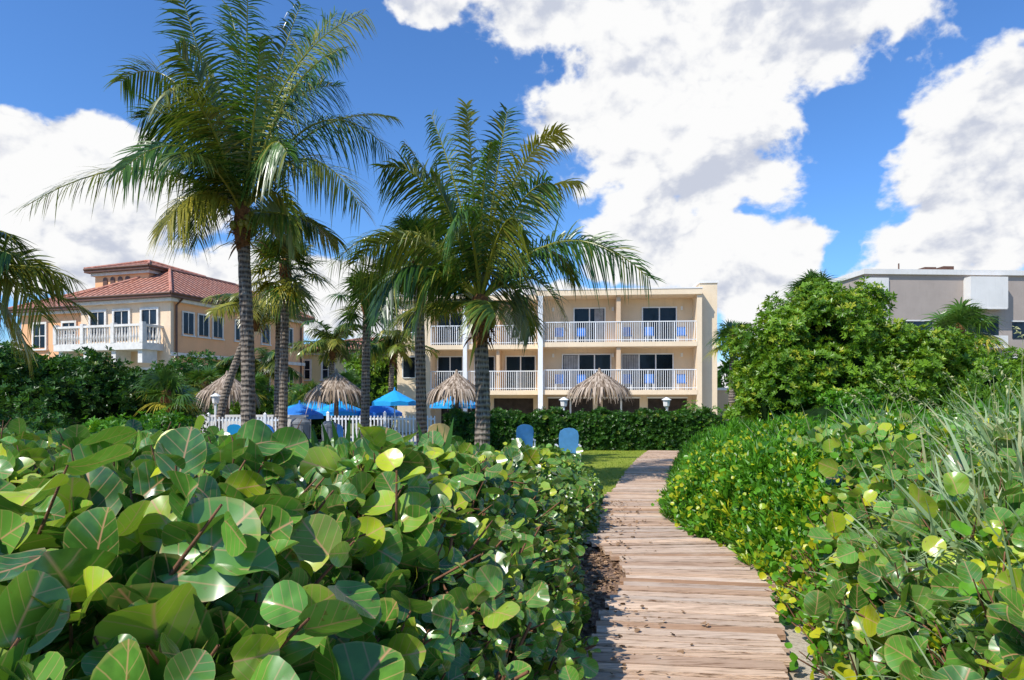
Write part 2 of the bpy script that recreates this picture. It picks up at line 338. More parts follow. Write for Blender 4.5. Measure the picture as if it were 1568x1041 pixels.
# ---------------------------------------------------------------- right-hand vegetation
def redge(y): return np.interp(y,[0,2,4.18,5.4,7,8.3,9.3,11,14.6,18.3,24],[.95,1.5,1.94,2.24,2.56,2.42,2.24,2.56,3.5,4.4,6.2])+.07*np.sin(np.asarray(y)*4.3)+.05*np.sin(np.asarray(y)*9.7)
def S2(x,y):
    e=np.maximum(x-redge(y),0); g=gz(x,y)
    H=np.interp(y,[0,4,6,8,12,16,20],[1.48,1.66,1.66,1.54,1.30,1.16,.93])+.12*np.sin(x*1.9+y)+.11*np.sin(4.1*x-2*y)+.17*np.sin(6*x+7*y)*np.sin(9*x-3*y)+np.clip((x-4)/7,0,1)*.25
    return g+(H-g)*(1-np.exp(-(e+.03)/np.interp(y,[4,9,15],[.85,.65,.42])))
def surfpts(n,x,y,dj):
    z=S2(x,y); eps=.08; gx=(S2(x+eps,y)-z)/eps; gy=(S2(x,y+eps)-z)/eps
    Nn=nrm(np.stack([-gx,-gy,np.ones(n)],1)); P=np.stack([x,y,z],1)-Nn*dj[:,None]; return P,Nn
mb=MB()
n=15000; y=6.5+14.2*rng.random(n)**1.25; u=rng.random(n)**1.4; x=redge(y)-.02+u*(y*.80-redge(y)+2.2).clip(.5)
P,Nn=surfpts(n,x,y,np.abs(rng.normal(0,.15,n))-.05)
t=tints(n,.0,1,.04); pt=.5+.5*np.sin(x*1.7+2.1*y)*np.sin(y*1.3-x*2.1); t[:,0]=np.clip(t[:,0]*.6+pt*.4,0,1)
ny=(rng.random(n)<np.clip(.28-(x-redge(y))*.25,0,1)*np.clip((11-y)/5,0,1)); t[ny,1]=rng.uniform(.25,.9,ny.sum())
scatter_ros(mb,P,nrm(Nn*.6+Z*.9+rng.normal(size=(n,3))*.38),rng.uniform(.06,.13,n),t,ROS_TALL)
n=9000; y=7+13*rng.random(n); x=redge(y)+rng.random(n)**1.5*6; P,Nn=surfpts(n,x,y,np.full(n,.08)); D=nrm(Z+rng.normal(size=(n,3))*.40)
mb.strips(P,D,rng.uniform(.15,.46,n),.017,nrm(rng.normal(size=(n,3))*[1,1,.1]),rng.uniform(.1,.4,n),(.5,1,.8,.05),0,tints(n,.2,1,.02))
mb.build('scaevola_groundcover',M_scaev)
hi=MB(); lo=MB(); n=3300; y=3.0+9.5*rng.random(n); x=redge(y)+.0+(rng.random(n)**1.4)*2.6
P,Nn=surfpts(n,x,y,.04+np.abs(rng.normal(0,.11,n))-.06)
shoots(hi,lo,P,nrm(Nn+Z*.4+rng.normal(size=(n,3))*.4),rng.uniform(.10,.30,n),5,.046,.17,lodist=4.6,twig=hi)
E=empty('beach_shrub'); hi.build('near_leaves',[M_scaev,M_twig],E,True); lo.build('far_leaves',[M_scaev],E,True)
hi=MB(); lo=MB(); n=1250; y=2.0+8.5*rng.random(n)**1.2; x=redge(y)+.20+np.clip(y-4.5,0,9)*.25+rng.random(n)*(2.0+y*.12)
P,Nn=surfpts(n,x,y,.03+np.abs(rng.normal(0,.10,n))-.08)
shoots(hi,lo,P,nrm(Nn+Z*.3+rng.normal(size=(n,3))*.35),rng.uniform(.18,.38,n),5,.092,.11,twig=hi,zcap=lambda x,y:1.78+.0*x)
E=empty('sea_grape_shrub'); hi.build('near_leaves',[M_grape,M_twig],E,True)
if lo.V: lo.build('far_leaves',[M_grape],E,True)
mb=MB()
for (cx,cy,cnt,ln,wd) in [(2.05,3.0,90,.85,1.1),(2.4,3.35,170,1.05,1.2),(2.75,3.8,240,1.2,1.3),(3.15,4.4,260,1.25,1.4),(2.6,4.3,160,1.0,1.3),(3.6,5.0,240,1.35,1.6),(4.1,5.7,190,1.35,1.7),(2.2,3.8,90,.8,1.2),(1.72,2.4,60,.6,.9),(4.8,6.7,150,1.4,1.8),(3.1,5.2,120,.9,1.5)]:
    x=rng.normal(cx,.20,cnt); y=rng.normal(cy,.22,cnt); z0=S2(x,y)-.15
    P=np.stack([x,y,z0],1); D=nrm(np.stack([rng.normal(-.25,.40,cnt),rng.normal(-.05,.35,cnt),np.ones(cnt)],1))
    mb.strips(P,D,rng.uniform(.45,1,cnt)*ln*.8,rng.uniform(.006,.013,cnt)*wd,nrm(rng.normal(size=(cnt,3))*[1,.5,.1]),rng.uniform(.1,.8,cnt),(.7,1,.95,.85,.65,.4,.05),0,tints(cnt,.2,1,.12))
k=900; x=rng.uniform(3.6,9,k); y=rng.uniform(5.5,11,k); P=np.stack([x,y,S2(x,y)-.15],1); D=nrm(np.stack([rng.normal(-.15,.3,k),rng.normal(0,.3,k),np.ones(k)],1))
mb.strips(P,D,rng.uniform(.4,1.0,k),.010,nrm(rng.normal(size=(k,3))*[1,.5,.1]),rng.uniform(.1,.5,k),(.7,1,.9,.6,.3,.05),0,tints(k,0,.9,.35))
for i in range(60):
    x0=rng.uniform(2.6,6.5); y0=rng.uniform(3.9,8.0)
    if x0/y0<.56: continue
    b=np.array([x0,y0,float(S2(np.array(x0),np.array(y0)))]); l=rng.uniform(.5,.95); d=nrm(np.array([rng.normal(-.3,.2),rng.normal(0,.2),1.])); tp=b+d*l
    mb.tube([b,b+d*l*.5,tp,tp+d*.12+np.array([-.08,0,-.02])],[.003,.0025,.002,.001],4,0,(.3,.8,0),cap=False)
    q=14; tt=rng.random(q); P=tp+(d*.14+np.array([-.09,0,-.03]))*tt[:,None]; mb.strips(P,nrm(rng.normal(size=(q,3))+d),.045,.006,nrm(rng.normal(size=(q,3))),.6,(.4,1,.1),0,tints(q,.1,.6,1,(.7,1)))
mb.build('sea_oats_grass',M_grass)
mb=MB()
for (cx,cy,cnt) in [(-2.1,8.2,12),(-1.75,8.0,10),(-.85,7.6,5),(.36,6.3,8),(.28,5.2,8)]:
    k=cnt; x=rng.normal(cx,.09,k); y=rng.normal(cy,.08,k); P=np.stack([x,y,np.full(k,.95 if cx<0 else .35)],1)
    D=nrm(np.stack([rng.normal(0,.2,k),rng.normal(0,.15,k),np.ones(k)],1)); mb.strips(P,D,rng.uniform(.65,1.0,k)*(1 if cx<0 else .6),.045,nrm(rng.normal(size=(k,3))*[1,.3,0]),.03,(.6,1,1,.7,.05),0,tints(k,.1,.7,0))
mb.build('snake_plant',M_dark)
# ---------------------------------------------------------------- lobed bushes & trees
def lobed(name,c,R,nl,lr,per,size,mat,zmin=0,tl=(0,1,.05),trunk=True,core=.72,tmpl=ROS,seed=0,parts=None):
    r=np.random.default_rng(seed+3); c=np.array(c,float); R=np.array(R,float)
    E=empty(name); mb=MB(); mc=MB(); allC=[]
    plist=parts or [(c,R,nl)]
    for (c,R,nl) in plist:
        c=np.array(c,float);R=np.array(R,float)
        d=nrm(r.normal(size=(nl,3))); d[:,2]=np.where(d[:,2]<-.35,-d[:,2],d[:,2])
        C=c+d*R*r.uniform(.62,1.05,(nl,1)); lrs=lr*r.uniform(.45,1.35,nl); lt=r.uniform(0,1,nl); allC.append(C)
        cnt=np.maximum(8,(per*(lrs/lr)**1.6).astype(int)); li=np.repeat(np.arange(nl),cnt); M_=len(li)
        dd=nrm(r.normal(size=(M_,3)))
        P=C[li]+dd*lrs[li][:,None]*r.uniform(.55,1.18,(M_,1))*np.array([1,1,.8]); o=nrm((P-c)/R)
        ok=(np.sum(dd*o,1)>-.3)&(P[:,2]>zmin); P=P[ok];dd=dd[ok];li=li[ok]; n=len(P)
        t=tints(n,tl[0],tl[1],tl[2],(.2,.7)); t[:,0]=np.clip(t[:,0]*.6+lt[li]*.35,0,1)
        scatter_ros(mb,P,nrm(dd+Z*.6+rng.normal(size=(n,3))*.35),rng.uniform(.6,1.25,n)*size,t,tmpl)
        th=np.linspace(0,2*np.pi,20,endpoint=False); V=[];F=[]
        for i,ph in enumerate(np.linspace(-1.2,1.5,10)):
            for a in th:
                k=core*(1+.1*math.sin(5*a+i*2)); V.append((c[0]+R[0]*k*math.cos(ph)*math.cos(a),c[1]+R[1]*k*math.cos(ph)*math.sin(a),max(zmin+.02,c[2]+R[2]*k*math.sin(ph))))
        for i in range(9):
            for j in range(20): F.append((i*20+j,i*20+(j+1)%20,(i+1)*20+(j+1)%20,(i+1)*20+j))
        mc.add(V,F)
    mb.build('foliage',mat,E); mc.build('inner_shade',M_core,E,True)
    if trunk:
        C=np.concatenate(allC); mb=MB(); c=np.array(plist[0][0],float)
        for i in range(14):
            q=C[r.integers(0,len(C))]; b=np.array([c[0]+r.normal()*.2,c[1]+r.normal()*.2,0]); mb.tube([b,(b+q)/2+r.normal(size=3)*.15,q],[.11,.07,.02],6)
        mb.build('limbs',M_bark,E)
    return E
ROS_T=rosette(8,.20,.6,.6)
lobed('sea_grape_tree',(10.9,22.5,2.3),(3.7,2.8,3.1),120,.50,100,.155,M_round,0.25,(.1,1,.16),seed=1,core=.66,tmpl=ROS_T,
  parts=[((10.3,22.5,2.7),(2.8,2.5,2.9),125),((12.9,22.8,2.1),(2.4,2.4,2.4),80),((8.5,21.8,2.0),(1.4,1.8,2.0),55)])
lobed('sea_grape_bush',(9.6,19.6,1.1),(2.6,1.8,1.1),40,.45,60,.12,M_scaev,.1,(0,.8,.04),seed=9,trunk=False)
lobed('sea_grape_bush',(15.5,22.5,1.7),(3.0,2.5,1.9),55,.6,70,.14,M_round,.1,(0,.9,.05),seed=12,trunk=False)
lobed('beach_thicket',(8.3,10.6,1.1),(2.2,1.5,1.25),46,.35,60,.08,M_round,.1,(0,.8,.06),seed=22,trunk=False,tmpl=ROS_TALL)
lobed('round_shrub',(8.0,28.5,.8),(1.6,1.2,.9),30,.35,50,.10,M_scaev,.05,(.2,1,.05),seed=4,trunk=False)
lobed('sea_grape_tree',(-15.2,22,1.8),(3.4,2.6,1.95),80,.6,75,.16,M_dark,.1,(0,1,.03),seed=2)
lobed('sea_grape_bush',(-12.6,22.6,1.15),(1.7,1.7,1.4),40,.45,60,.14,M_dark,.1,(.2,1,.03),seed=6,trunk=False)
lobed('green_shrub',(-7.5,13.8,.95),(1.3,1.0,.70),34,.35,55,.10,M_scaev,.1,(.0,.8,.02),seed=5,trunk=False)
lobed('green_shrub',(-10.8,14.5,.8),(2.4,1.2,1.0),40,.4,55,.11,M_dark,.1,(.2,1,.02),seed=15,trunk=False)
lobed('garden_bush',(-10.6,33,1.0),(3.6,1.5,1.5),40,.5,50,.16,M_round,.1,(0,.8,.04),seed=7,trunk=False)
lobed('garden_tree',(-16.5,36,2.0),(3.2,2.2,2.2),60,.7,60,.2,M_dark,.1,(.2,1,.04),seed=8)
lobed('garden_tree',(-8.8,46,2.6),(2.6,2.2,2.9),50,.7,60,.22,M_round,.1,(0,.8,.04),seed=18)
mb=MB()
for i in range(110):
    cx=-120+i*2.4+rng.normal(); cy=92+rng.uniform(-8,8); h=rng.uniform(2,6.0); k=70; rr=rng.uniform(2,3.6)
    d=nrm(rng.normal(size=(k,3))); P=np.array([cx,cy,h*.55])+d*np.array([rr,rr,h*.55]); P=P[P[:,2]>0]; d=nrm(rng.normal(size=(len(P),3))+Z)
    scatter_ros(mb,P,d,rng.uniform(.8,1.4,len(P)),tints(len(P),0,1,.03))
mb.build('distant_trees',M_dark)
def hedge(name,x0,x1,y0,y1,h,n,size):
    mb=MB(); P=[];Nn=[]
    for k,(ax) in enumerate(['f','t','l','r','b']):
        m=int(n*{'f':.45,'t':.35,'l':.05,'r':.05,'b':.1}[ax]); u=rng.random(m); v=rng.random(m)
        if ax=='f': p=np.stack([x0+(x1-x0)*u,np.full(m,y0),h*v],1); nn=(0,-1,.2)
        if ax=='b': p=np.stack([x0+(x1-x0)*u,np.full(m,y1),h*v],1); nn=(0,1,.2)
        if ax=='t': p=np.stack([x0+(x1-x0)*u,y0+(y1-y0)*v,np.full(m,h)],1); nn=(0,0,1)
        if ax=='l': p=np.stack([np.full(m,x0),y0+(y1-y0)*u,h*v],1); nn=(-1,0,.2)
        if ax=='r': p=np.stack([np.full(m,x1),y0+(y1-y0)*u,h*v],1); nn=(1,0,.2)
        wob=.09*np.sin(p[:,0]*3.1+p[:,2]*2)+.06*np.sin(p[:,0]*7.3); p=p+np.array(nn)*(wob+rng.normal(0,.07,m))[:,None]
        P.append(p); Nn.append(np.tile(nn,(m,1)))
    P=np.concatenate(P);Nn=np.concatenate(Nn); m=len(P)
    scatter_ros(mb,P,nrm(Nn+Z*.3+rng.normal(size=(m,3))*.5),rng.uniform(.7,1.3,m)*size,tints(m,0,1,.04))
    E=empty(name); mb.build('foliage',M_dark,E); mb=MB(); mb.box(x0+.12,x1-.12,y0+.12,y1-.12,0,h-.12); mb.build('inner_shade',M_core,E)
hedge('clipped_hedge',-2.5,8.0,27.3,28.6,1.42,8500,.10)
# ---------------------------------------------------------------- palms
def frond(mb,P0,P1,P2,nleaf=46,ll=.9,w=.024,droop=.45,twist=0,yel=0,bright=.5,bare=.14,mat=0):
    P0,P1,P2=[np.array(p,float) for p in (P0,P1,P2)]
    t=np.linspace(bare,1,nleaf); q=lambda t:((1-t)**2)[:,None]*P0+(2*t*(1-t))[:,None]*P1+(t**2)[:,None]*P2
    pos=q(t); tg=nrm(2*(1-t)[:,None]*(P1-P0)+2*t[:,None]*(P2-P1))
    Np=np.cross(P1-P0,P2-P0); 
    if np.linalg.norm(Np)<.05: Np=np.cross(P2-P0,Z)
    Np=nrm(Np); Np=np.tile(Np,(nleaf,1)); up=nrm(np.cross(Np,tg)); up=np.where(up[:,2:3]<0,-up,up)
    tw=(twist+.35*np.sin(t*2.5))[:,None]; sd=np.cos(tw)*Np+np.sin(tw)*up; up2=nrm(np.cross(sd,tg)); up2=np.where(up2[:,2:3]<0,-up2,up2)
    prof=np.sin(np.pi*np.clip(.14+.78*t,0,1))**.6
    for s in (-1,1):
        D=nrm(sd*s*.9+tg*(.42+.6*t[:,None]**2)+up2*.16-Z*.13+rng.normal(size=(nleaf,3))*.10)
        ln=ll*prof*rng.uniform(.75,1.15,nleaf); tt=np.zeros((nleaf,3)); tt[:,0]=np.clip(bright+rng.normal(0,.25,nleaf),0,1)
        tt[:,1]=np.clip(yel+rng.normal(0,.08,nleaf)*(yel>0)+ (rng.random(nleaf)<.06)*.4,0,1)
        WD=nrm(tg-np.sum(tg*D,1,keepdims=True)*D+up2*.35*s)
        ok=rng.random(nleaf)<.95
        mb.strips((pos+rng.normal(size=(nleaf,3))*.01)[ok],D[ok],ln[ok],w,WD[ok],(droop*rng.uniform(.4,1.6,nleaf))[ok],(.6,1,.9,.6,.05),mat,tt[ok])
    tr=np.linspace(0,1,14); mb.tube(q(tr),np.linspace(.045,.008,14),5,mat,(.95,.42,0),cap=False)
def trunk(mb,pts,r0,r1,mat=1,seg=14):
    pts=np.array(pts,float); n=60; tt=np.linspace(0,1,n); k=len(pts)
    P=np.stack([np.interp(tt,np.linspace(0,1,k),pts[:,i]) for i in range(3)],1)
    ker=np.ones(13)/13
    for i in (0,1):
        pad=np.pad(P[:,i],6,mode='edge'); P[:,i]=np.convolve(pad,ker,'valid')
    r=r0+(r1-r0)*tt+.22*r0*np.exp(-tt*14)+rng.normal(0,.02*r0,n)+.035*r0*(np.arange(n)%2); mb.tube(P,r,seg,mat)
def coconut_palm(name,base,crown,fr,scale,r0,r1,ll,extra=14,exlen=3.6,yel_idx=(),seed=0,nl=46,w=.024,mid=None,elo=.1,ehi=1.25):
    r=np.random.default_rng(seed); c=np.array(crown,float); mb=MB()
    pts=[base]+([mid] if mid is not None else [])+[c]
    trunk(mb,pts,r0,r1)
    mb.tube([c-Z*.75,c-Z*.45,c-Z*.1,c+Z*.35,c+Z*.6],[r1*1.02,r1*1.35,r1*1.6,r1*1.2,.05],12,2)
    for i in range(50):
        a=r.uniform(0,2*np.pi); o=np.array([math.cos(a),math.sin(a),0]); p=c+o*r1*1.1+Z*r.uniform(-.7,.2)
        mb.strips(p[None],nrm((o*.6+Z*r.uniform(-.6,1))[None]),r.uniform(.2,.7),.05,nrm(np.cross(o,Z)[None]),.6,(1,.9,.6,.1),2 if i%3 else 0,np.array([[.6,.7,0]]))
    for i in range(9):
        a=r.uniform(0,2*np.pi); o=np.array([math.cos(a),math.sin(a),0]); p=c+o*r1*1.8+Z*r.uniform(-.25,.05)
        mb.tube([p-Z*.13,p-Z*.08,p,p+Z*.08,p+Z*.12],[.02,.08,.1,.07,.02],8,3,(.6,.4,0))
    for i,f in enumerate(fr):
        cx,cz,tx,tz,dy=f; 
        P1=c+np.array([cx*scale,dy*.45,cz*scale]); P2=c+np.array([tx*scale,dy,tz*scale])
        frond(mb,c+Z*.25,P1,P2,nl,ll,w,r.uniform(.4,.8),r.uniform(-1.3,1.3),.5 if i in yel_idx else r.choice([0,0,.06,.22]),r.uniform(.1,.85))
    for i in range(extra):
        a=r.uniform(0,2*np.pi); o=np.array([math.cos(a),math.sin(a),0]); e=r.uniform(elo,ehi); L_=exlen*r.uniform(.7,1.05)
        P1=c+(o*math.cos(e)+Z*math.sin(e))*L_*.6; P2=c+o*L_*(.55+.45*math.cos(e))*.95+Z*(math.sin(e)*L_*.75-L_*.28)
        frond(mb,c+Z*.2,P1,P2,nl,ll*.9,w,r.uniform(.4,.8),r.uniform(-.6,.6),r.choice([0,.1,.2,.45]),r.uniform(.1,.7))
    E=empty(name); mb.build('trunk_and_fronds',[M_palm,M_bark,M_fibre,M_palm],E,False); return E
s1=.01722
F1=[(-130,140,-312,12,-.6),(-100,300,-212,238,.8),(-40,200,-75,330,-.8),(5,230,-45,360,1.0),(10,220,20,372,-.5),(40,240,78,352,.6),(50,260,192,300,-.6),(110,250,222,115,.5),(100,165,190,12,-.8),(-70,190,-118,130,-1.2),
    (-90,120,-95,-12,1.0),(70,90,92,-42,-.8),(-45,75,-75,-22,-1.4),(90,200,215,190,1.2),(-60,230,-150,190,1.4),(60,140,110,60,-2.2),(-30,200,-30,120,-3.0),(30,250,120,260,2.0),(-110,110,-150,-5,2.0),(70,260,140,330,.3),(-30,260,-110,300,.5),
    (-60,160,-130,50,-1.6),(40,180,60,230,-1.6),(70,220,170,230,-1.2),(-10,160,-50,210,-1.8)]
coconut_palm('coconut_palm',(-6.95,18,0),(-7.1,18,6.75),F1,s1,.19,.15,1.06,extra=8,exlen=3.3,yel_idx=(12,),seed=3,nl=84,w=.022,mid=(-6.98,18.05,3.2))
s2=.0153
F2=[(-120,200,-235,78,.4),(-60,230,-137,205,-.8),(-25,180,-78,315,.5),(-10,210,-18,300,-.6),(20,200,42,318,.3),(45,250,120,262,-.6),(60,220,155,215,.7),(125,180,252,48,-.5),(90,170,150,65,1.0),(-120,130,-140,-5,-1.0),
    (-60,110,-85,-15,-1.4),(60,90,78,-22,1.0),(-10,170,-25,95,-2.6),(40,170,60,90,-2.4),(-90,190,-190,130,1.8),(80,120,140,10,2.0),(20,250,60,240,2.4),(-160,120,-195,25,.9),(-50,180,-110,250,-.3),
    (-40,150,-60,170,-1.8),(50,180,100,170,-1.5),(100,140,190,70,-1.6),(-90,160,-170,60,-1.4),(0,190,20,230,-1.2)]
coconut_palm('coconut_palm',(-.72,16,0),(-.75,16,4.1),F2,s2,.19,.155,.86,extra=7,exlen=2.8,yel_idx=(6,5),seed=8,nl=80,w=.020,mid=(-.68,16.05,2.0))
coconut_palm('coconut_palm',(-12.3,14.2,0),(-11.4,14,4.4),[(60,60,115,-40,.3),(50,120,110,60,-.3),(40,20,85,-95,.5),(30,90,60,-20,-1.0),(60,90,120,10,.8),(50,40,70,-60,-.6)],.0134,.18,.14,.75,extra=10,exlen=2.6,yel_idx=(0,2,3),seed=21,nl=56,w=.020)
coconut_palm('coconut_palm',(-11.4,26,0),(-9.8,26,5.4),[],.02,.17,.12,.7,extra=13,exlen=2.2,seed=30,nl=36,w=.03,mid=(-10.9,26,2.4))
coconut_palm('coconut_palm',(-10.1,38,0),(-10.0,38,4.9),[],.02,.17,.13,.8,extra=22,exlen=3.0,seed=31,nl=40,w=.035)
coconut_palm('coconut_palm',(-7.2,40,0),(-7.0,40,4.8),[],.02,.17,.13,.8,extra=20,exlen=2.8,seed=32,nl=40,w=.035)
coconut_palm('coconut_palm',(-13.2,36,0),(-13.1,36,3.6),[],.02,.17,.13,.8,extra=18,exlen=2.6,seed=33,nl=36,w=.035)
def fan_palm(name,base,crown,n,pet,fl,r0,seed,yel=.1,bright=.4,down=.5,mid=None,nlf=22):
    r=np.random.default_rng(seed); c=np.array(crown,float); mb=MB(); trunk(mb,[base]+([mid] if mid is not None else [])+[c],r0,r0*.85)
    mb.tube([c-Z*.5,c-Z*.2,c+Z*.2,c+Z*.4],[r0*.9,r0*1.4,r0*1.3,.04],10,2)
    for i in range(n):
        a=r.uniform(0,2*np.pi); e=r.uniform(-down,1.4); o=np.array([math.cos(a),math.sin(a),0]); ax=nrm(o*math.cos(e)+Z*math.sin(e))
        L_=pet*r.uniform(.7,1.1); tip=c+ax*L_-Z*.12*L_; mb.tube([c,c+ax*L_*.5+Z*.03,tip],[.02,.016,.012],4,0,(.9,.2,0),cap=False)
        sd=nrm(np.cross(ax,Z)+r.normal(size=3)*.2); up=np.cross(sd,ax); th=np.linspace(-2.2,2.2,nlf)
        D=nrm(np.cos(th)[:,None]*ax+np.sin(th)[:,None]*sd+up*.15+r.normal(size=(nlf,3))*.06)
        y=yel if e>-.15 else .6
        tt=np.zeros((nlf,3)); tt[:,0]=np.clip(bright+r.normal(0,.2,nlf)+.1*r.normal(),0,1); tt[:,1]=(r.random()<y)*r.uniform(.3,.9)
        WD=nrm(np.cross(D,up)); mb.strips(np.tile(tip,(nlf,1)),D,fl*(.65+.35*np.cos(th*.6))*r.uniform(.85,1.1,nlf),.028*fl/.8,WD,r.uniform(.3,.8),(.5,1,.7,.3,.04),0,tt)
    E=empty(name); mb.build('trunk_and_fans',[M_palm,M_bark,M_fibre],E)
fan_palm('sabal_palm',(-2.62,20,0),(-2.75,20,6.4),48,.9,.9,.16,1,.25,.65,.9)
fan_palm('sabal_palm',(-7.4,22,0),(-7.3,22,6.3),42,.9,.95,.14,2,.36,.5,1.0)
fan_palm('sabal_palm',(-5.3,24.5,0),(-5.2,24.5,5.6),36,.9,.9,.16,3,.25,.55,.8)
fan_palm('sabal_palm',(-9.3,27,0),(-9.2,27,5.6),30,.8,.8,.15,14,.2,.4,.8)
fan_palm('sabal_palm',(13.8,31,0),(13.8,31,6.9),34,.8,1.0,.17,4,.05,.6,.3)
fan_palm('sabal_palm',(17.0,26,0),(17.0,26,4.6),36,.9,1.1,.17,5,.1,.85,1.0)
fan_palm('sabal_palm',(10.6,33,0),(10.7,33,4.9),26,.8,.9,.17,6,.05,.4,.4)
for i,(px,py,pz) in enumerate([(-13.5,30,2.6),(-12.2,32,2.4),(-9.6,32,2.0),(-17,27,2.9),(-10.9,21.5,2.1),(-8.0,33,2.6)]):
    fan_palm('saw_palmetto',(px,py,0),(px,py,pz),28,.7,.8,.12,40+i,.1,.75,.3)
# ---------------------------------------------------------------- hotel
def stucco(name,c,rough=.85):
    m,nt,N,L=newmat(name); co=objco(nt); a=noise(nt,co,.7,6,.6); b=noise(nt,co,45,4); st=noise(nt,objco(nt,(3,3,.25)),2.2,5)
    cc=mixc(nt,ramp(nt,a,.3,.75),[x*.9 for x in c],c); cc=mixc(nt,mth(nt,'MULTIPLY',ramp(nt,st,.5,.8),.28),cc,[x*.62 for x in c])
    p=principled(nt,cc,rough,.2,b,.25,.01); out(nt,p.outputs[0]); return m
M_cream=stucco('cream_stucco',(.92,.73,.50)); M_cream2=stucco('tan_stucco',(.70,.50,.32)); M_trim=simple('white_trim',(.84,.80,.74),.5,.06)
M_white=simple('white_paint',(.88,.88,.86),.4,.05)
def glassmat(name,c=(.006,.010,.016)):
    m,nt,N,L=newmat(name); co=objco(nt,(.6,.6,.3)); f=noise(nt,co,1.5,3); cc=mixc(nt,ramp(nt,f,.4,.6),c,[x*3 for x in c]); p=principled(nt,cc,.15,.2); out(nt,p.outputs[0]); return m
M_glass=glassmat('dark_window_glass'); M_curt=simple('curtain',(.42,.42,.42),.8,.2,4)
M_bluefab=simple('blue_fabric',(.03,.20,.62),.6,.15,4); M_bluefab2=simple('turquoise_fabric',(.02,.38,.80),.6,.1,4)
M_chairblue=simple('chair_sling_blue',(.16,.46,.88),.6,.12,5)
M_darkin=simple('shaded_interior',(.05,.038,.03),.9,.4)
H=empty('hotel_building',(10.94,39.3,0),math.radians(-5))
w=MB(); tr=MB(); gl=MB(); ra=MB()
w.box(-9.4,0,1.6,11,0,8.1,0); w.box(-16.2,-9.403,3.1,11,0,8.1,0); w.box(-18.3,-16.203,1.6,11,0,8.1,0)
w.box(.003,1.0,.7,9,0,8.85,0); w.box(-.06,1.06,.64,9.05,8.85,8.98,2)
w.box(1.003,2.9,3,9,0,2.6,1); w.box(.95,3.0,2.9,9.1,2.6,2.75,2)
w.box(-.28,0,0,1.597,0,8.1,0); w.box(-9.4,-9.2,.05,1.597,0,8.1,0)
for z in (2.32,5.12):
    w.box(-9.197,-.283,-.02,1.597,z,z+.27,0); w.box(-16.2,-9.403,1.48,3.097,z,z+.27,0)
w.box(-9.6,.0,-.12,11.2,8.103,8.42,0); w.box(-18.5,-9.603,1.3,11.2,8.103,8.40,0); w.box(-9.62,.02,-.15,11.2,8.423,8.50,2); w.box(-18.52,-9.64,1.27,11.2,8.403,8.48,2)
for x in (-9.3,): tr.box(x-.14,x+.14,-.14,.14,0,8.1)
for x in (-14.0,): tr.box(x-.12,x+.12,1.35,1.6,0,8.1)
for x in (-4.75,): w.box(x-.12,x+.12,.1,1.597,2.59,5.117,1); w.box(x-.12,x+.12,.1,1.597,5.393,8.1,1)
w.box(-12.1,-11.9,1.7,3.097,2.59,5.117,1); w.box(-12.1,-11.9,1.7,3.097,5.393,8.1,1)
def door(x0,x1,y,z0,z1,np_=2,curt=0):
    gl.box(x0,x1,y-.03,y-.003,z0,z1,0)
    f=.07
    tr.box(x0-f,x0,y-.08,y-.004,z0,z1+f); tr.box(x1,x1+f,y-.08,y-.004,z0,z1+f); tr.box(x0,x1,y-.08,y-.004,z1,z1+f); tr.box(x0,x1,y-.08,y-.004,z0-.05,z0)
    for i in range(1,np_):
        xx=x0+(x1-x0)*i/np_; tr.box(xx-.035,xx+.035,y-.075,y-.033,z0,z1)
    if curt:
        a,b=(x0+.05,x0+(x1-x0)*.33) if curt==1 else (x1-(x1-x0)*.33,x1-.05)
        k=9
        for i in range(k):
            q=a+(b-a)*i/k; gl.box(q,q+(b-a)/k*.8,y-.045-.012*(i%2),y-.034,z0+.03,z1-.03,1)
for (x0,x1,z,n_,cu) in [(-7.3,-5.5,5.42,2,2),(-3.2,-1.25,5.42,2,0),(-8.0,-5.15,2.62,3,1),(-4.42,-1.45,2.62,3,1)]:
    door(x0,x1,1.6,z,z+2.12,n_,cu)
for (x0,x1,z,n_,cu) in [(-16.0,-14.45,5.42,2,0),(-11.6,-9.9,5.42,2,1),(-16.0,-14.45,2.62,2,0),(-11.6,-9.8,2.62,2,0),(-13.6,-12.4,2.62,1,0),(-13.6,-12.4,5.42,1,1)]:
    door(x0,x1,3.1,z,z+2.12,n_,cu)
for z in (3.4,6.2): 
    door(-17.9,-17.15,1.6,z,z+1.25,1,0)
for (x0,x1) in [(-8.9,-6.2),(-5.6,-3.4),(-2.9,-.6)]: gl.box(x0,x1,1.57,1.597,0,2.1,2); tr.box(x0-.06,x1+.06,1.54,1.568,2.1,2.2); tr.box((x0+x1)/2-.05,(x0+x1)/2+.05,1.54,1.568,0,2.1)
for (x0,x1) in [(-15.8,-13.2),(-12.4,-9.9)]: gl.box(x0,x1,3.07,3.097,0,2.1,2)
for x in (-5.0,-.9,-8.6): 
    for z in (4.6,7.4): tr.box(x-.06,x+.06,1.5,1.597,z,z+.22)
def rail(x0,x1,y,z,h=1.2):
    ra.box(x0,x1,y-.03,y+.03,z+h-.05,z+h); ra.box(x0,x1,y-.02,y+.02,z+.10,z+.14)
    n=int((x1-x0)/.125)
    for i in range(n+1):
        xx=x0+(x1-x0)*i/n; t=.03 if i%12==0 else .014
        ra.box(xx-t,xx+t,y-.012,y+.012,z+.003,z+h-.05)
for z in (2.593,5.393):
    rail(-9.1,-.3,.08,z); rail(-16.15,-14.15,1.58,z); rail(-13.85,-9.43,1.58,z)
w.build('walls_and_slabs',[M_cream,M_cream2,M_trim],H); tr.build('frames_and_columns',M_white,H); gl.build('doors_and_windows',[M_glass,M_curt,M_darkin],H); ra.build('balcony_railings',M_white,H)
ch=MB()
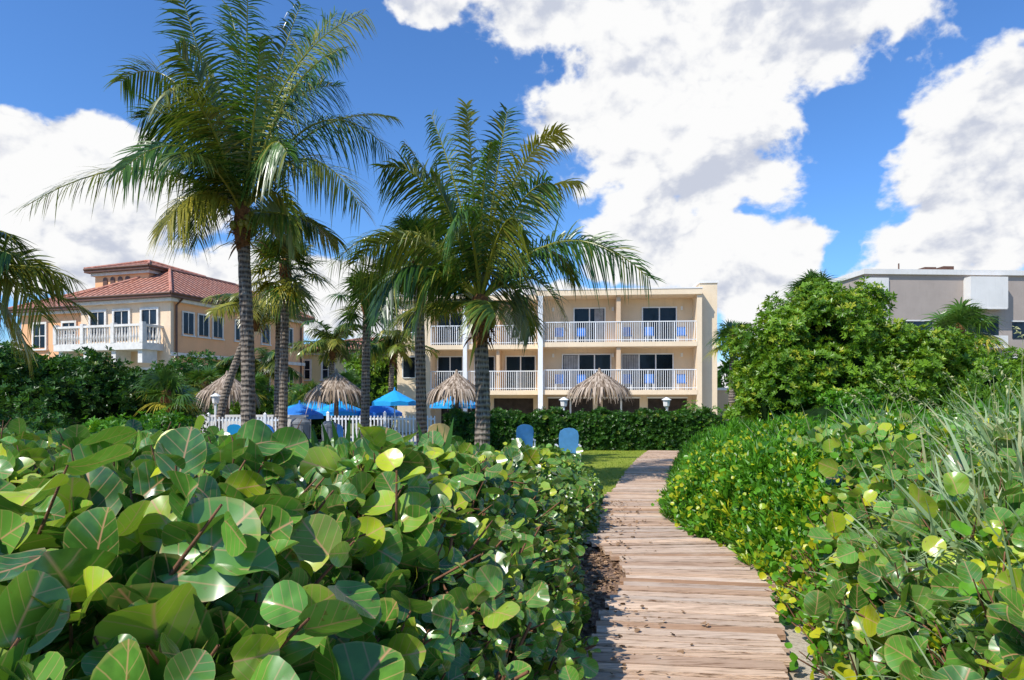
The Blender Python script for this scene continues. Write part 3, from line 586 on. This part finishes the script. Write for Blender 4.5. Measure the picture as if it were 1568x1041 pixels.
for (x,y) in [(-8.2,.75),(-6.9,.8),(-4.2,.8),(-2.9,.75),(-1.0,.8)]:
    for z in (2.593,5.393):
        ch.box(x-.25,x+.25,y-.22,y+.22,z+.38,z+.43,0); ch.box(x-.25,x+.25,y+.22,y+.26,z+.43,z+.95,0)
        for a in (-.24,.2):
            for b in (-.2,.2): ch.box(x+a,x+a+.04,y+b,y+b+.04,z+.003,z+.38,1)
ch.build('balcony_chairs',[M_bluefab,M_white],H)
# ---------------------------------------------------------------- terracotta mansion
def tile():
    m,nt,N,L=newmat('terracotta_tiles'); a=attr(nt,'luv'); sp=nt.nodes.new('ShaderNodeSeparateXYZ'); L.new(a.outputs['Vector'],sp.inputs[0])
    u=mth(nt,'SINE',mth(nt,'MULTIPLY',sp.outputs[0],13)); v=mth(nt,'FRACT',mth(nt,'MULTIPLY',sp.outputs[1],2.2))
    n=noise(nt,objco(nt),5,4); n2=noise(nt,objco(nt),1,4)
    c=mixc(nt,ramp(nt,n,.3,.7),(.42,.14,.085),(.68,.34,.24)); c=mixc(nt,ramp(nt,n2,.4,.7),c,(.54,.27,.20)); c=mixc(nt,mth(nt,'MULTIPLY',ramp(nt,u,.0,-1.0),.95),c,(.08,.03,.02)); c=mixc(nt,mth(nt,'MULTIPLY',ramp(nt,v,.75,1.0),.8),c,(.09,.035,.02))
    p=principled(nt,c,.85,.2,mth(nt,'ADD',u,mth(nt,'MULTIPLY',v,-1.0)),.9,.08); out(nt,p.outputs[0]); return m
M_tile=tile(); M_peach=stucco('peach_stucco',(.92,.50,.26)); M_peach_lit=stucco('sunlit_peach_stucco',(.88,.66,.45)); M_brown=simple('brown_copper',(.13,.06,.035),.5,.2); M_stone=simple('cast_stone',(.76,.72,.65),.7,.12)  # paler stucco is the peach with sunlight painted in, for the front wall
G=empty('terracotta_roof_mansion',(-22.5,45,0),math.atan2(-.306,.952))
rf=MB(); w=MB(); tr=MB(); gl=MB()
def hip(x0,x1,y0,y1,ze,rise,ov=.65):
    x0-=ov;x1+=ov;y0-=ov;y1+=ov; W=x1-x0; Dp=y1-y0; h=min(W,Dp)/2
    if Dp>=W: a=((x0+x1)/2,y0+h,ze+rise); b=((x0+x1)/2,y1-h,ze+rise)
    else: a=(x0+h,(y0+y1)/2,ze+rise); b=(x1-h,(y0+y1)/2,ze+rise)
    c=[(x0,y0,ze),(x1,y0,ze),(x1,y1,ze),(x0,y1,ze)]
    faces=[[c[0],c[1],a],[c[1],c[2],b,a],[c[2],c[3],b],[c[3],c[0],a,b]] if Dp>=W else [[c[0],c[1],b,a],[c[1],c[2],b],[c[2],c[3],a,b],[c[3],c[0],a]]
    for f in faces:
        f=np.array(f); e=nrm(f[1]-f[0]); nn=nrm(np.cross(f[1]-f[0],f[2]-f[0])); s=np.cross(nn,e)
        rf.add(f,[tuple(range(len(f)))],0,None,np.stack([(f-f[0])@e,(f-f[0])@s,np.zeros(len(f))],1))
    for p,q in [(c[0],a),(c[1],a if Dp>=W else b),(c[2],b),(c[3],b if Dp>=W else a),(a,b)]:
        if np.linalg.norm(np.array(p)-np.array(q))>.2: rf.tube([np.array(p)+Z*.03,(np.array(p)+np.array(q))/2+Z*.03,np.array(q)+Z*.03],.10,6,0)
    tr.box(x0,x1,y0,y1,ze-.28,ze-.012,1); tr.box(x0+.3,x1-.3,y0+.3,y1-.3,ze-.5,ze-.283,0)
    for (p,q) in [((x0,y0),(x1,y0)),((x1,y0),(x1,y1))]: tr.tube([(p[0],p[1],ze-.05),((p[0]+q[0])/2,(p[1]+q[1])/2,ze-.05),(q[0],q[1],ze-.05)],.09,6,1)
w.box(-7.8,-.003,0,.25,0,8.6,1); w.box(-7.8,0,.253,14.7,0,8.6,0); hip(-7.8,0,0,14.7,9.0,2.5)  # thin front skin carries the sunlit tone in its colour
w.box(-17.5,-7.803,3,10,0,8.6,0); hip(-17.5,-8.5,3,10,9.0,2.0)
w.box(-9.4,-4.4,2.5,7,8.4,11.3,0); hip(-9.4,-4.4,2.5,7,11.55,.9,.5)
for x in (-8.4,-7.7,-7.0,-6.3):
    gl.box(x-.2,x+.2,2.44,2.497,10.1,10.75,1)
    th=np.linspace(0,np.pi,9); V=[(x+.2*math.cos(a),2.44,10.75+.2*math.sin(a)) for a in th]; gl.add(V,[tuple(range(9))],1)
def win_f(x,z0,z1,hw=.55,y=0):
    gl.box(x-hw,x+hw,y-.04,y-.004,z0,z1,0); f=.16
    tr.box(x-hw-f,x-hw,y-.12,y-.003,z0-.1,z1+f,0); tr.box(x+hw,x+hw+f,y-.12,y-.003,z0-.1,z1+f,0); tr.box(x-hw,x+hw,y-.12,y-.003,z1,z1+f,0); tr.box(x-hw-.25,x+hw+.25,y-.2,y-.003,z0-.22,z0-.103,0)
    tr.box(x-.03,x+.03,y-.07,y-.043,z0,z1,0); tr.box(x-hw,x-.033,y-.07,y-.043,(z0+z1)/2-.03,(z0+z1)/2+.03,0); tr.box(x+.033,x+hw,y-.07,y-.043,(z0+z1)/2-.03,(z0+z1)/2+.03,0)
for x in (-6.2,-4.1,-1.7): win_f(x,6.0,8.0,.62); win_f(x,1.0,4.0)
for x in (-15.5,-12.5): win_f(x,6.0,7.8,.6,3)
def win_s(y,z0,z1,hw=.45):
    x=0; gl.box(x+.004,x+.04,y-hw,y+hw,z0,z1,0); f=.10
    tr.box(x+.003,x+.07,y-hw-f,y-hw,z0-.1,z1+f,0); tr.box(x+.003,x+.07,y+hw,y+hw+f,z0-.1,z1+f,0); tr.box(x+.003,x+.07,y-hw,y+hw,z1,z1+f,0); tr.box(x+.003,x+.14,y-hw-.15,y+hw+.15,z0-.2,z0-.103,0); tr.box(x+.043,x+.055,y-.025,y+.025,z0,z1,0)
for yy in (1.5,2.9,4.3,6.6,9.6,12.6): win_s(yy,6.5,7.9); win_s(yy,2.2,4.0)
tr.box(.003,.16,0,14.7,4.9,5.15,0)
for (x,y) in ((.1,.4),(.1,7.8),(.1,14.2)): tr.tube([(x,y,0),(x,y,4),(x,y,8.3),(x+.5,y,8.7)],.07,6,1)
w.box(-8.2,-.6,-1.7,-.003,5.25,5.7,2)
for x in (-7.8,-5.6,-3.2,-1.0): w.box(x-.18,x+.18,-1.5,-.3,4.4,5.247,2)
tr.box(-8.2,-.6,-1.7,-1.45,6.75,6.9,0); tr.box(-8.2,-8.0,-1.447,-.003,6.75,6.9,0); tr.box(-.8,-.6,-1.447,-.003,6.75,6.9,0)
for i,x in enumerate(np.linspace(-8.1,-.7,32)):
    if i in (0,10,21,31): tr.box(x-.13,x+.13,-1.72,-1.43,5.703,7.02,0)
    else: tr.tube([(x,-1.58,5.7),(x,-1.58,5.85),(x,-1.58,6.1),(x,-1.58,6.4),(x,-1.58,6.75)],[.05,.045,.085,.04,.055],6,0)
for y in np.linspace(-1.3,-.2,5):
    for x in (-8.1,-.7): tr.tube([(x,y,5.7),(x,y,5.85),(x,y,6.1),(x,y,6.4),(x,y,6.75)],[.05,.045,.085,.04,.055],6,0)
w.build('walls',[M_peach,M_peach_lit,M_stone],G); tr.build('trim',[M_stone,M_brown],G); gl.build('windows',[M_glass,M_brown],G); rf.build('tile_roof',M_tile,G)
M_yel=stucco('yellow_stucco',(.84,.66,.34)); Bk=empty('yellow_apartment_building',(-20,62,0),math.radians(-4)); w=MB(); gl=MB(); tr=MB(); rf=MB()
w.box(0,15,0,10,0,6.2,0); tr.box(-.3,15.3,-.3,10.3,6.2,6.5,0)
hip(0,15,0,10,6.52,1.4,.6)
for x in np.arange(1.2,14.5,2.2):
    for z in (.9,3.9): win_f(x,z,z+1.6,.5)
w.build('walls',[M_yel],Bk); tr.build('trim',[M_stone,M_brown],Bk); gl.build('windows',[M_glass],Bk); rf.build('tile_roof',M_tile,Bk)
M_grey=stucco('taupe_stucco',(.42,.35,.30)); M_offw=stucco('off_white_stucco',(.76,.73,.68)); Q=empty('grey_condo_building',(31,60,0),math.radians(3)); w=MB(); gl=MB()
w.box(0,32,0,14,0,13.0,0); w.box(-.2,32.2,-.25,14.2,13.003,13.45,1); w.box(-.003-.2,2.1,-.15,-.003,0,12.7,1)
for x in (9.0,18,27):
    w.box(x,x+3.4,-.9,-.003,10.0,12.75,1); w.box(x+.1,x+3.3,-.95,-.903,9.9,9.997,1)
    for z in (3.2,6.4): 
        w.box(x,x+3.4,-.9,-.003,z+.1,z+1.2,1); gl.box(x+.2,x+3.2,-.06,-.003,z+1.2,z+3.0)
for x in (3.5,13.5,22.5):
    for z in (4.2,7.4): gl.box(x,x+2.6,-.05,-.003,z,z+1.5); w.box(x-.12,x+2.72,-.08,-.052,z+1.5,z+1.62,1)
w.box(7.5,8.6,3,4,13.45,14.3,2); w.box(9.3,10.3,3,4,13.45,14.4,2); w.tube([(5,3,13.4),(5,3,14.6)],.06,6,2)
w.build('walls',[M_grey,M_offw,M_brown],Q); gl.build('windows',[M_glass],Q)
# ---------------------------------------------------------------- beach furniture
def thatchmat():
    m,nt,N,L=newmat('palm_thatch'); a=attr(nt,'tint'); s=nt.nodes.new('ShaderNodeSeparateColor'); L.new(a.outputs[0],s.inputs[0]); c=mixc(nt,s.outputs[0],(.16,.11,.07),(.60,.48,.37)); p=principled(nt,c,.9,.15); out(nt,p.outputs[0]); return m
M_th=thatchmat(); M_post=simple('timber_post',(.24,.15,.09),.8,.3,8)
def tiki(x,y,ztop,r=1.7,h=.95):
    E=empty('thatched_umbrella',(x,y,0)); mb=MB(); zr=ztop-h
    mb.tube([(0,0,ztop),(0,0,ztop-.15),(0,0,zr+.12)],[.04,.3,r*.85],18,0,(.15,0,0),cap=False)
    for lvl in range(7):
        k=170; a=rng.uniform(0,2*np.pi,k); r0=r*.86*lvl/6; o=np.stack([np.cos(a),np.sin(a),np.zeros(k)],1)
        P=o*(r0+.03)+Z*(ztop+.04-h*.9*(lvl/6)); D=nrm(o*1.0-Z*(h/r)+rng.normal(size=(k,3))*.12)
        mb.strips(P,D,rng.uniform(.28,.52,k),.03,np.stack([-np.sin(a),np.cos(a),np.zeros(k)],1),rng.uniform(.2,.6,k)*(1+1.2*(lvl>=5)),(.8,1,.8,.3),0,tints(k,.0,1,0))
    mb.tube([(0,0,ztop-.05),(0,0,ztop+.18)],[.12,.03],8,0,(.4,0,0)); mb.build('thatch_roof',M_th,E)
    mb=MB(); mb.tube([(0,0,0),(0,0,1),(0,0,ztop-.1)],.09,10)
    for i in range(8): a=i*math.pi/4; mb.tube([(0,0,ztop-.2),(math.cos(a)*r*.8,math.sin(a)*r*.8,zr+.14)],.03,5)
    mb.tube([(0,0,.0),(0,0,.72),(0,0,.76)],[.12,.12,.5],12); mb.build('post_and_ribs',M_post,E)
tiki(-6.95,27,3.1,1.10,.78); tiki(-12.1,29,3.1,1.15,.78); tiki(-2.35,29,3.15,1.15,.78); tiki(4.1,32,3.35,1.42,.86)
def canopy(x,y,zt,r,mat):
    E=empty('pool_umbrella',(x,y,0)); mb=MB(); n=8; V=[(0,0,zt)]
    for i in range(n*2):
        a=i*math.pi/n; rr=r*(1 if i%2==0 else .93); V.append((rr*math.cos(a),rr*math.sin(a),zt-.5+(0 if i%2==0 else .05)))
    for i in range(n*2): a=i*math.pi/n; rr=r*(1 if i%2==0 else .93); V.append((rr*math.cos(a),rr*math.sin(a),zt-.65))
    m=n*2; F=[(0,1+i,1+(i+1)%m) for i in range(m)]+[(1+i,1+m+i,1+m+(i+1)%m,1+(i+1)%m) for i in range(m)]
    mb.add(V,F); mb.tube([(0,0,zt-.03),(0,0,zt+.12)],[.05,.02],6); mb.build('canopy',mat,E); mb=MB(); mb.tube([(0,0,0),(0,0,1),(0,0,zt-.02)],.03,8)
    mb.tube([(0,0,0),(0,0,.1)],[.3,.22],12); mb.build('pole',M_white,E)
canopy(-4.9,28.5,2.45,.95,M_bluefab2); canopy(-9.3,31.5,2.1,1.3,M_bluefab2); canopy(-7.7,30.5,2.0,1.2,M_bluefab2); canopy(-2.6,31.5,2.3,1.2,M_bluefab2); canopy(-8.9,28.6,1.9,1.0,M_bluefab); canopy(-5.9,30.5,1.95,1.0,M_bluefab)
def lounge(name,x,y,mat,rz=0,zb=0.0):
    E=empty(name,(x,y,zb),rz); mb=MB()
    V=[];F=[]; prof=[(-.29,0),(-.31,.55),(-.27,.70),(-.15,.78),(0,.80),(.15,.78),(.27,.70),(.31,.55),(.29,0)]
    for dy in (0,.06):
        for (a,b) in prof: V.append((a,dy-.28*b-.0,.38+b))
    k=len(prof); F=[tuple(range(k)),tuple(range(2*k-1,k-1,-1))]+[(i,(i+1)%k,(i+1)%k+k,i+k) for i in range(k)]
    mb.add(V,F,0); mb.box(-.3,.3,.063,.95,.34,.40,0); mb.add([(-.3,.95,.40),(.3,.95,.40),(.3,1.45,.28),(-.3,1.45,.28)],[(0,1,2,3)],0)
    for s in (-1,1):
        mb.box(s*.36-.035,s*.36+.035,-.1,.75,.58,.62,1)
        for yy in (-.05,.68): mb.box(s*.36-.025,s*.36+.025,yy-.025,yy+.025,0,.577,1)
    mb.build('frame_and_sling',[mat,M_white],E)
lounge('lounge_chair',1.78,21.5,M_chairblue); lounge('lounge_chair',.45,24.5,M_chairblue,.1)
lounge('beach_chair',-2.0,18.6,simple('cream_resin',(.85,.62,.26),.5,.05),.2,.25)
lounge('lounge_chair',-6.5,25,M_bluefab,.3); lounge('lounge_chair',-8.8,24.6,M_bluefab,-.2); lounge('lounge_chair',-9.9,24.6,M_bluefab2,-.2)
mb=MB(); mb.box(-2.7,-1.3,17.9,19.9,-.05,.248); mb.build('sand_box_step',simple('sandy_step',(.55,.45,.33),.9,.2,6))
def fence(x0,x1,y,h):
    mb=MB(); n=int((x1-x0)/.13)
    for i in range(n+1):
        x=x0+(x1-x0)*i/n; 
        if i%16==0: mb.box(x-.05,x+.05,y-.05,y+.05,0,h+.1); mb.add([(x-.06,y-.06,h+.1),(x+.06,y-.06,h+.1),(x+.06,y+.06,h+.1),(x-.06,y+.06,h+.1),(x,y,h+.18)],[(0,1,4),(1,2,4),(2,3,4),(3,0,4)])
        else: mb.box(x-.025,x+.025,y-.012,y+.012,.08,h)
    mb.box(x0,x1,y+.014,y+.05,h-.15,h-.08); mb.box(x0,x1,y+.014,y+.05,.2,.27); mb.build('white_picket_fence',M_white)
fence(-6.9,-2.9,25.6,1.45); fence(-13.5,-8.6,25.6,1.4)
mb=MB(); mb.box(-12.6,-8.4,27.5,27.8,.05,1.35); mb.box(-12.7,-8.3,27.45,27.85,1.35,1.43); mb.build('garden_wall',M_offw)
M_bin=simple('grey_bin_plastic',(.20,.21,.22),.5,.1)
for (x,y,r,h) in [(-6.9,22.3,.30,1.45),(-6.05,22.6,.24,1.35)]:
    mb=MB(); mb.tube([(x,y,0),(x,y,.05),(x,y,.1),(x,y,h-.2),(x,y,h-.18),(x,y,h-.12),(x,y,h-.1),(x,y,h)],[r*.9,r*.95,r*.95,r,r*1.07,r*1.07,r,r*.6],18)
    for i in range(12): a=i*math.pi/6; mb.tube([(x+r*1.0*math.cos(a),y+r*math.sin(a),.12),(x+r*1.02*math.cos(a),y+r*1.02*math.sin(a),h-.22)],.012,4)
    mb.build('trash_bin',M_bin)
def lamp(x,y,h):
    E=empty('garden_lamp',(x,y,0)); mb=MB(); mb.tube([(0,0,0),(0,0,.1),(0,0,.12),(0,0,h-.42)],[.12,.12,.05,.045],10,0)
    mb.tube([(0,0,h-.42),(0,0,h-.38),(0,0,h-.12)],[.08,.13,.16],8,1); mb.tube([(0,0,h-.12),(0,0,h-.1),(0,0,h)],[.22,.2,.03],8,0); mb.build('post_and_lantern',[M_white,M_trim],E)
lamp(2.25,29.6,2.15); lamp(6.7,29.6,2.15); lamp(-11.5,26.5,2.3)
# ---------------------------------------------------------------- world
sd=nrm(np.array([-.72,-.60,1.05])); el=math.asin(sd[2]); az=math.atan2(sd[0],sd[1])
W=bpy.data.worlds.new('World'); scene.world=W; W.use_nodes=True; nt=W.node_tree; nt.nodes.clear(); L=nt.links
sky=nt.nodes.new('ShaderNodeTexSky'); sky.sky_type='NISHITA'; sky.sun_disc=False; sky.sun_elevation=el; sky.sun_rotation=az; sky.dust_density=.4; sky.ozone_density=3.0; sky.air_density=1.0
tc=nt.nodes.new('ShaderNodeTexCoord'); dirv=tc.outputs['Generated']
nz=nt.nodes.new('ShaderNodeTexNoise'); nz.inputs['Scale'].default_value=5; nz.inputs['Detail'].default_value=5; L.new(dirv,nz.inputs['Vector'])
def vm(op,a,b=None):
    n=nt.nodes.new('ShaderNodeVectorMath'); n.operation=op
    for i,v in enumerate((a,b)):
        if v is None: continue
        if hasattr(v,'is_linked'): L.new(v,n.inputs[i])
        else: n.inputs[i].default_value=v
    return n
wv=vm('ADD',dirv,vm('MULTIPLY',vm('SUBTRACT',nz.outputs['Color'],(.5,.5,.5)).outputs[0],(.10,.10,.08)).outputs[0]).outputs[0]
blobs=[(.13,.57,.14,.05),(.264,.50,.16,.075),(.17,.42,.10,.055),(.25,.37,.11,.06),(.29,.30,.10,.055),(.25,.225,.11,.045),(.34,.165,.08,.04),(.48,.545,.10,.07),(.36,.60,.20,.05),(-.12,.57,.045,.025),
(.70,.335,.11,.10),(.80,.40,.11,.09),(.68,.24,.11,.07),(.62,.185,.08,.035),(.42,.23,.035,.035),(-.74,.38,.10,.045),(-.63,.36,.06,.045),(-.74,.30,.12,.065),(-.55,.27,.10,.045),(-.62,.20,.18,.04),(-.38,.17,.11,.045),(-.25,.15,.10,.045),(.05,.12,.08,.04),
(0,.02,.8,.04),(1.3,.45,.3,.12),(-1.3,.5,.25,.12)]
acc=None
for (u,v,ru,rv) in blobs:
    l=math.sqrt(u*u+1+v*v); c=(u/l,1/l,v/l)
    s=vm('MULTIPLY',vm('SUBTRACT',wv,c).outputs[0],(l/ru*.80,l/ru*.5,l/rv*.80)); ln=vm('LENGTH',s.outputs[0]).outputs['Value']
    d=mth(nt,'SUBTRACT',1.0,ln)
    if acc is None: acc=d
    else:
        n=nt.nodes.new('ShaderNodeMath'); n.operation='SMOOTH_MAX'; L.new(acc,n.inputs[0]); L.new(d,n.inputs[1]); n.inputs[2].default_value=.12; acc=n.outputs[0]
acc=mth(nt,'MAXIMUM',acc,-.75)
mp=nt.nodes.new('ShaderNodeMapping'); mp.inputs['Scale'].default_value=(1,1,1.35); L.new(dirv,mp.inputs[0])
def cloudn(vec,det):
    a=noise(nt,vec,6.5,det,.56,.2); b=noise(nt,vec,17,max(det-4,3),.5,.0)
    bil=mth(nt,'SUBTRACT',.11,mth(nt,'ABSOLUTE',mth(nt,'SUBTRACT',b,.5)))
    return mth(nt,'ADD',mth(nt,'SUBTRACT',a,.5),mth(nt,'MULTIPLY',bil,.6))
fb=cloudn(mp.outputs[0],12)
dens=mth(nt,'ADD',mth(nt,'MULTIPLY',acc,.85),mth(nt,'MULTIPLY',fb,1.8))
mask=ramp(nt,dens,-.05,.17)
sh_=vm('ADD',mp.outputs[0],tuple(float(q) for q in (sd*np.array([.035,.0,.045])))).outputs[0]
fb2=cloudn(sh_,8)
lit=mth(nt,'ADD',mth(nt,'MULTIPLY',mth(nt,'SUBTRACT',fb,fb2),2.8),.64)
thick=ramp(nt,dens,.35,1.1)
lit=mth(nt,'SUBTRACT',lit,mth(nt,'MULTIPLY',thick,.18))
cc=mixc(nt,ramp(nt,lit,.10,.70),(5.9,6.3,7.4),(9.8,9.8,9.8))
skyc=mixc(nt,1.0,sky.outputs[0],(.88,1.38,1.95),'MULTIPLY')
col=mixc(nt,mask,skyc,cc)
bg=nt.nodes.new('ShaderNodeBackground'); bg.inputs[1].default_value=.10; L.new(col,bg.inputs[0]); wo=nt.nodes.new('ShaderNodeOutputWorld'); L.new(bg.outputs[0],wo.inputs[0])
sun=bpy.data.lights.new('sun','SUN'); sun.energy=5.0; sun.angle=math.radians(.53); sun.color=(1,.96,.88)
so=bpy.data.objects.new('sun',sun); so.rotation_euler=Vector(sd).to_track_quat('Z','Y').to_euler(); so.location=(-20,-20,40); scene.collection.objects.link(so)
# ---------------------------------------------------------------- camera
cam=bpy.data.cameras.new('camera'); cam.lens=24; cam.sensor_width=36; cam.shift_y=.057; cam.clip_end=5000; cam.clip_start=.05
co=bpy.data.objects.new('camera',cam); co.location=(0,0,2.1); co.rotation_euler=(math.radians(90),0,0); scene.collection.objects.link(co); scene.camera=co
scene.view_settings.view_transform='Standard'; scene.view_settings.look='None'; scene.view_settings.exposure=0
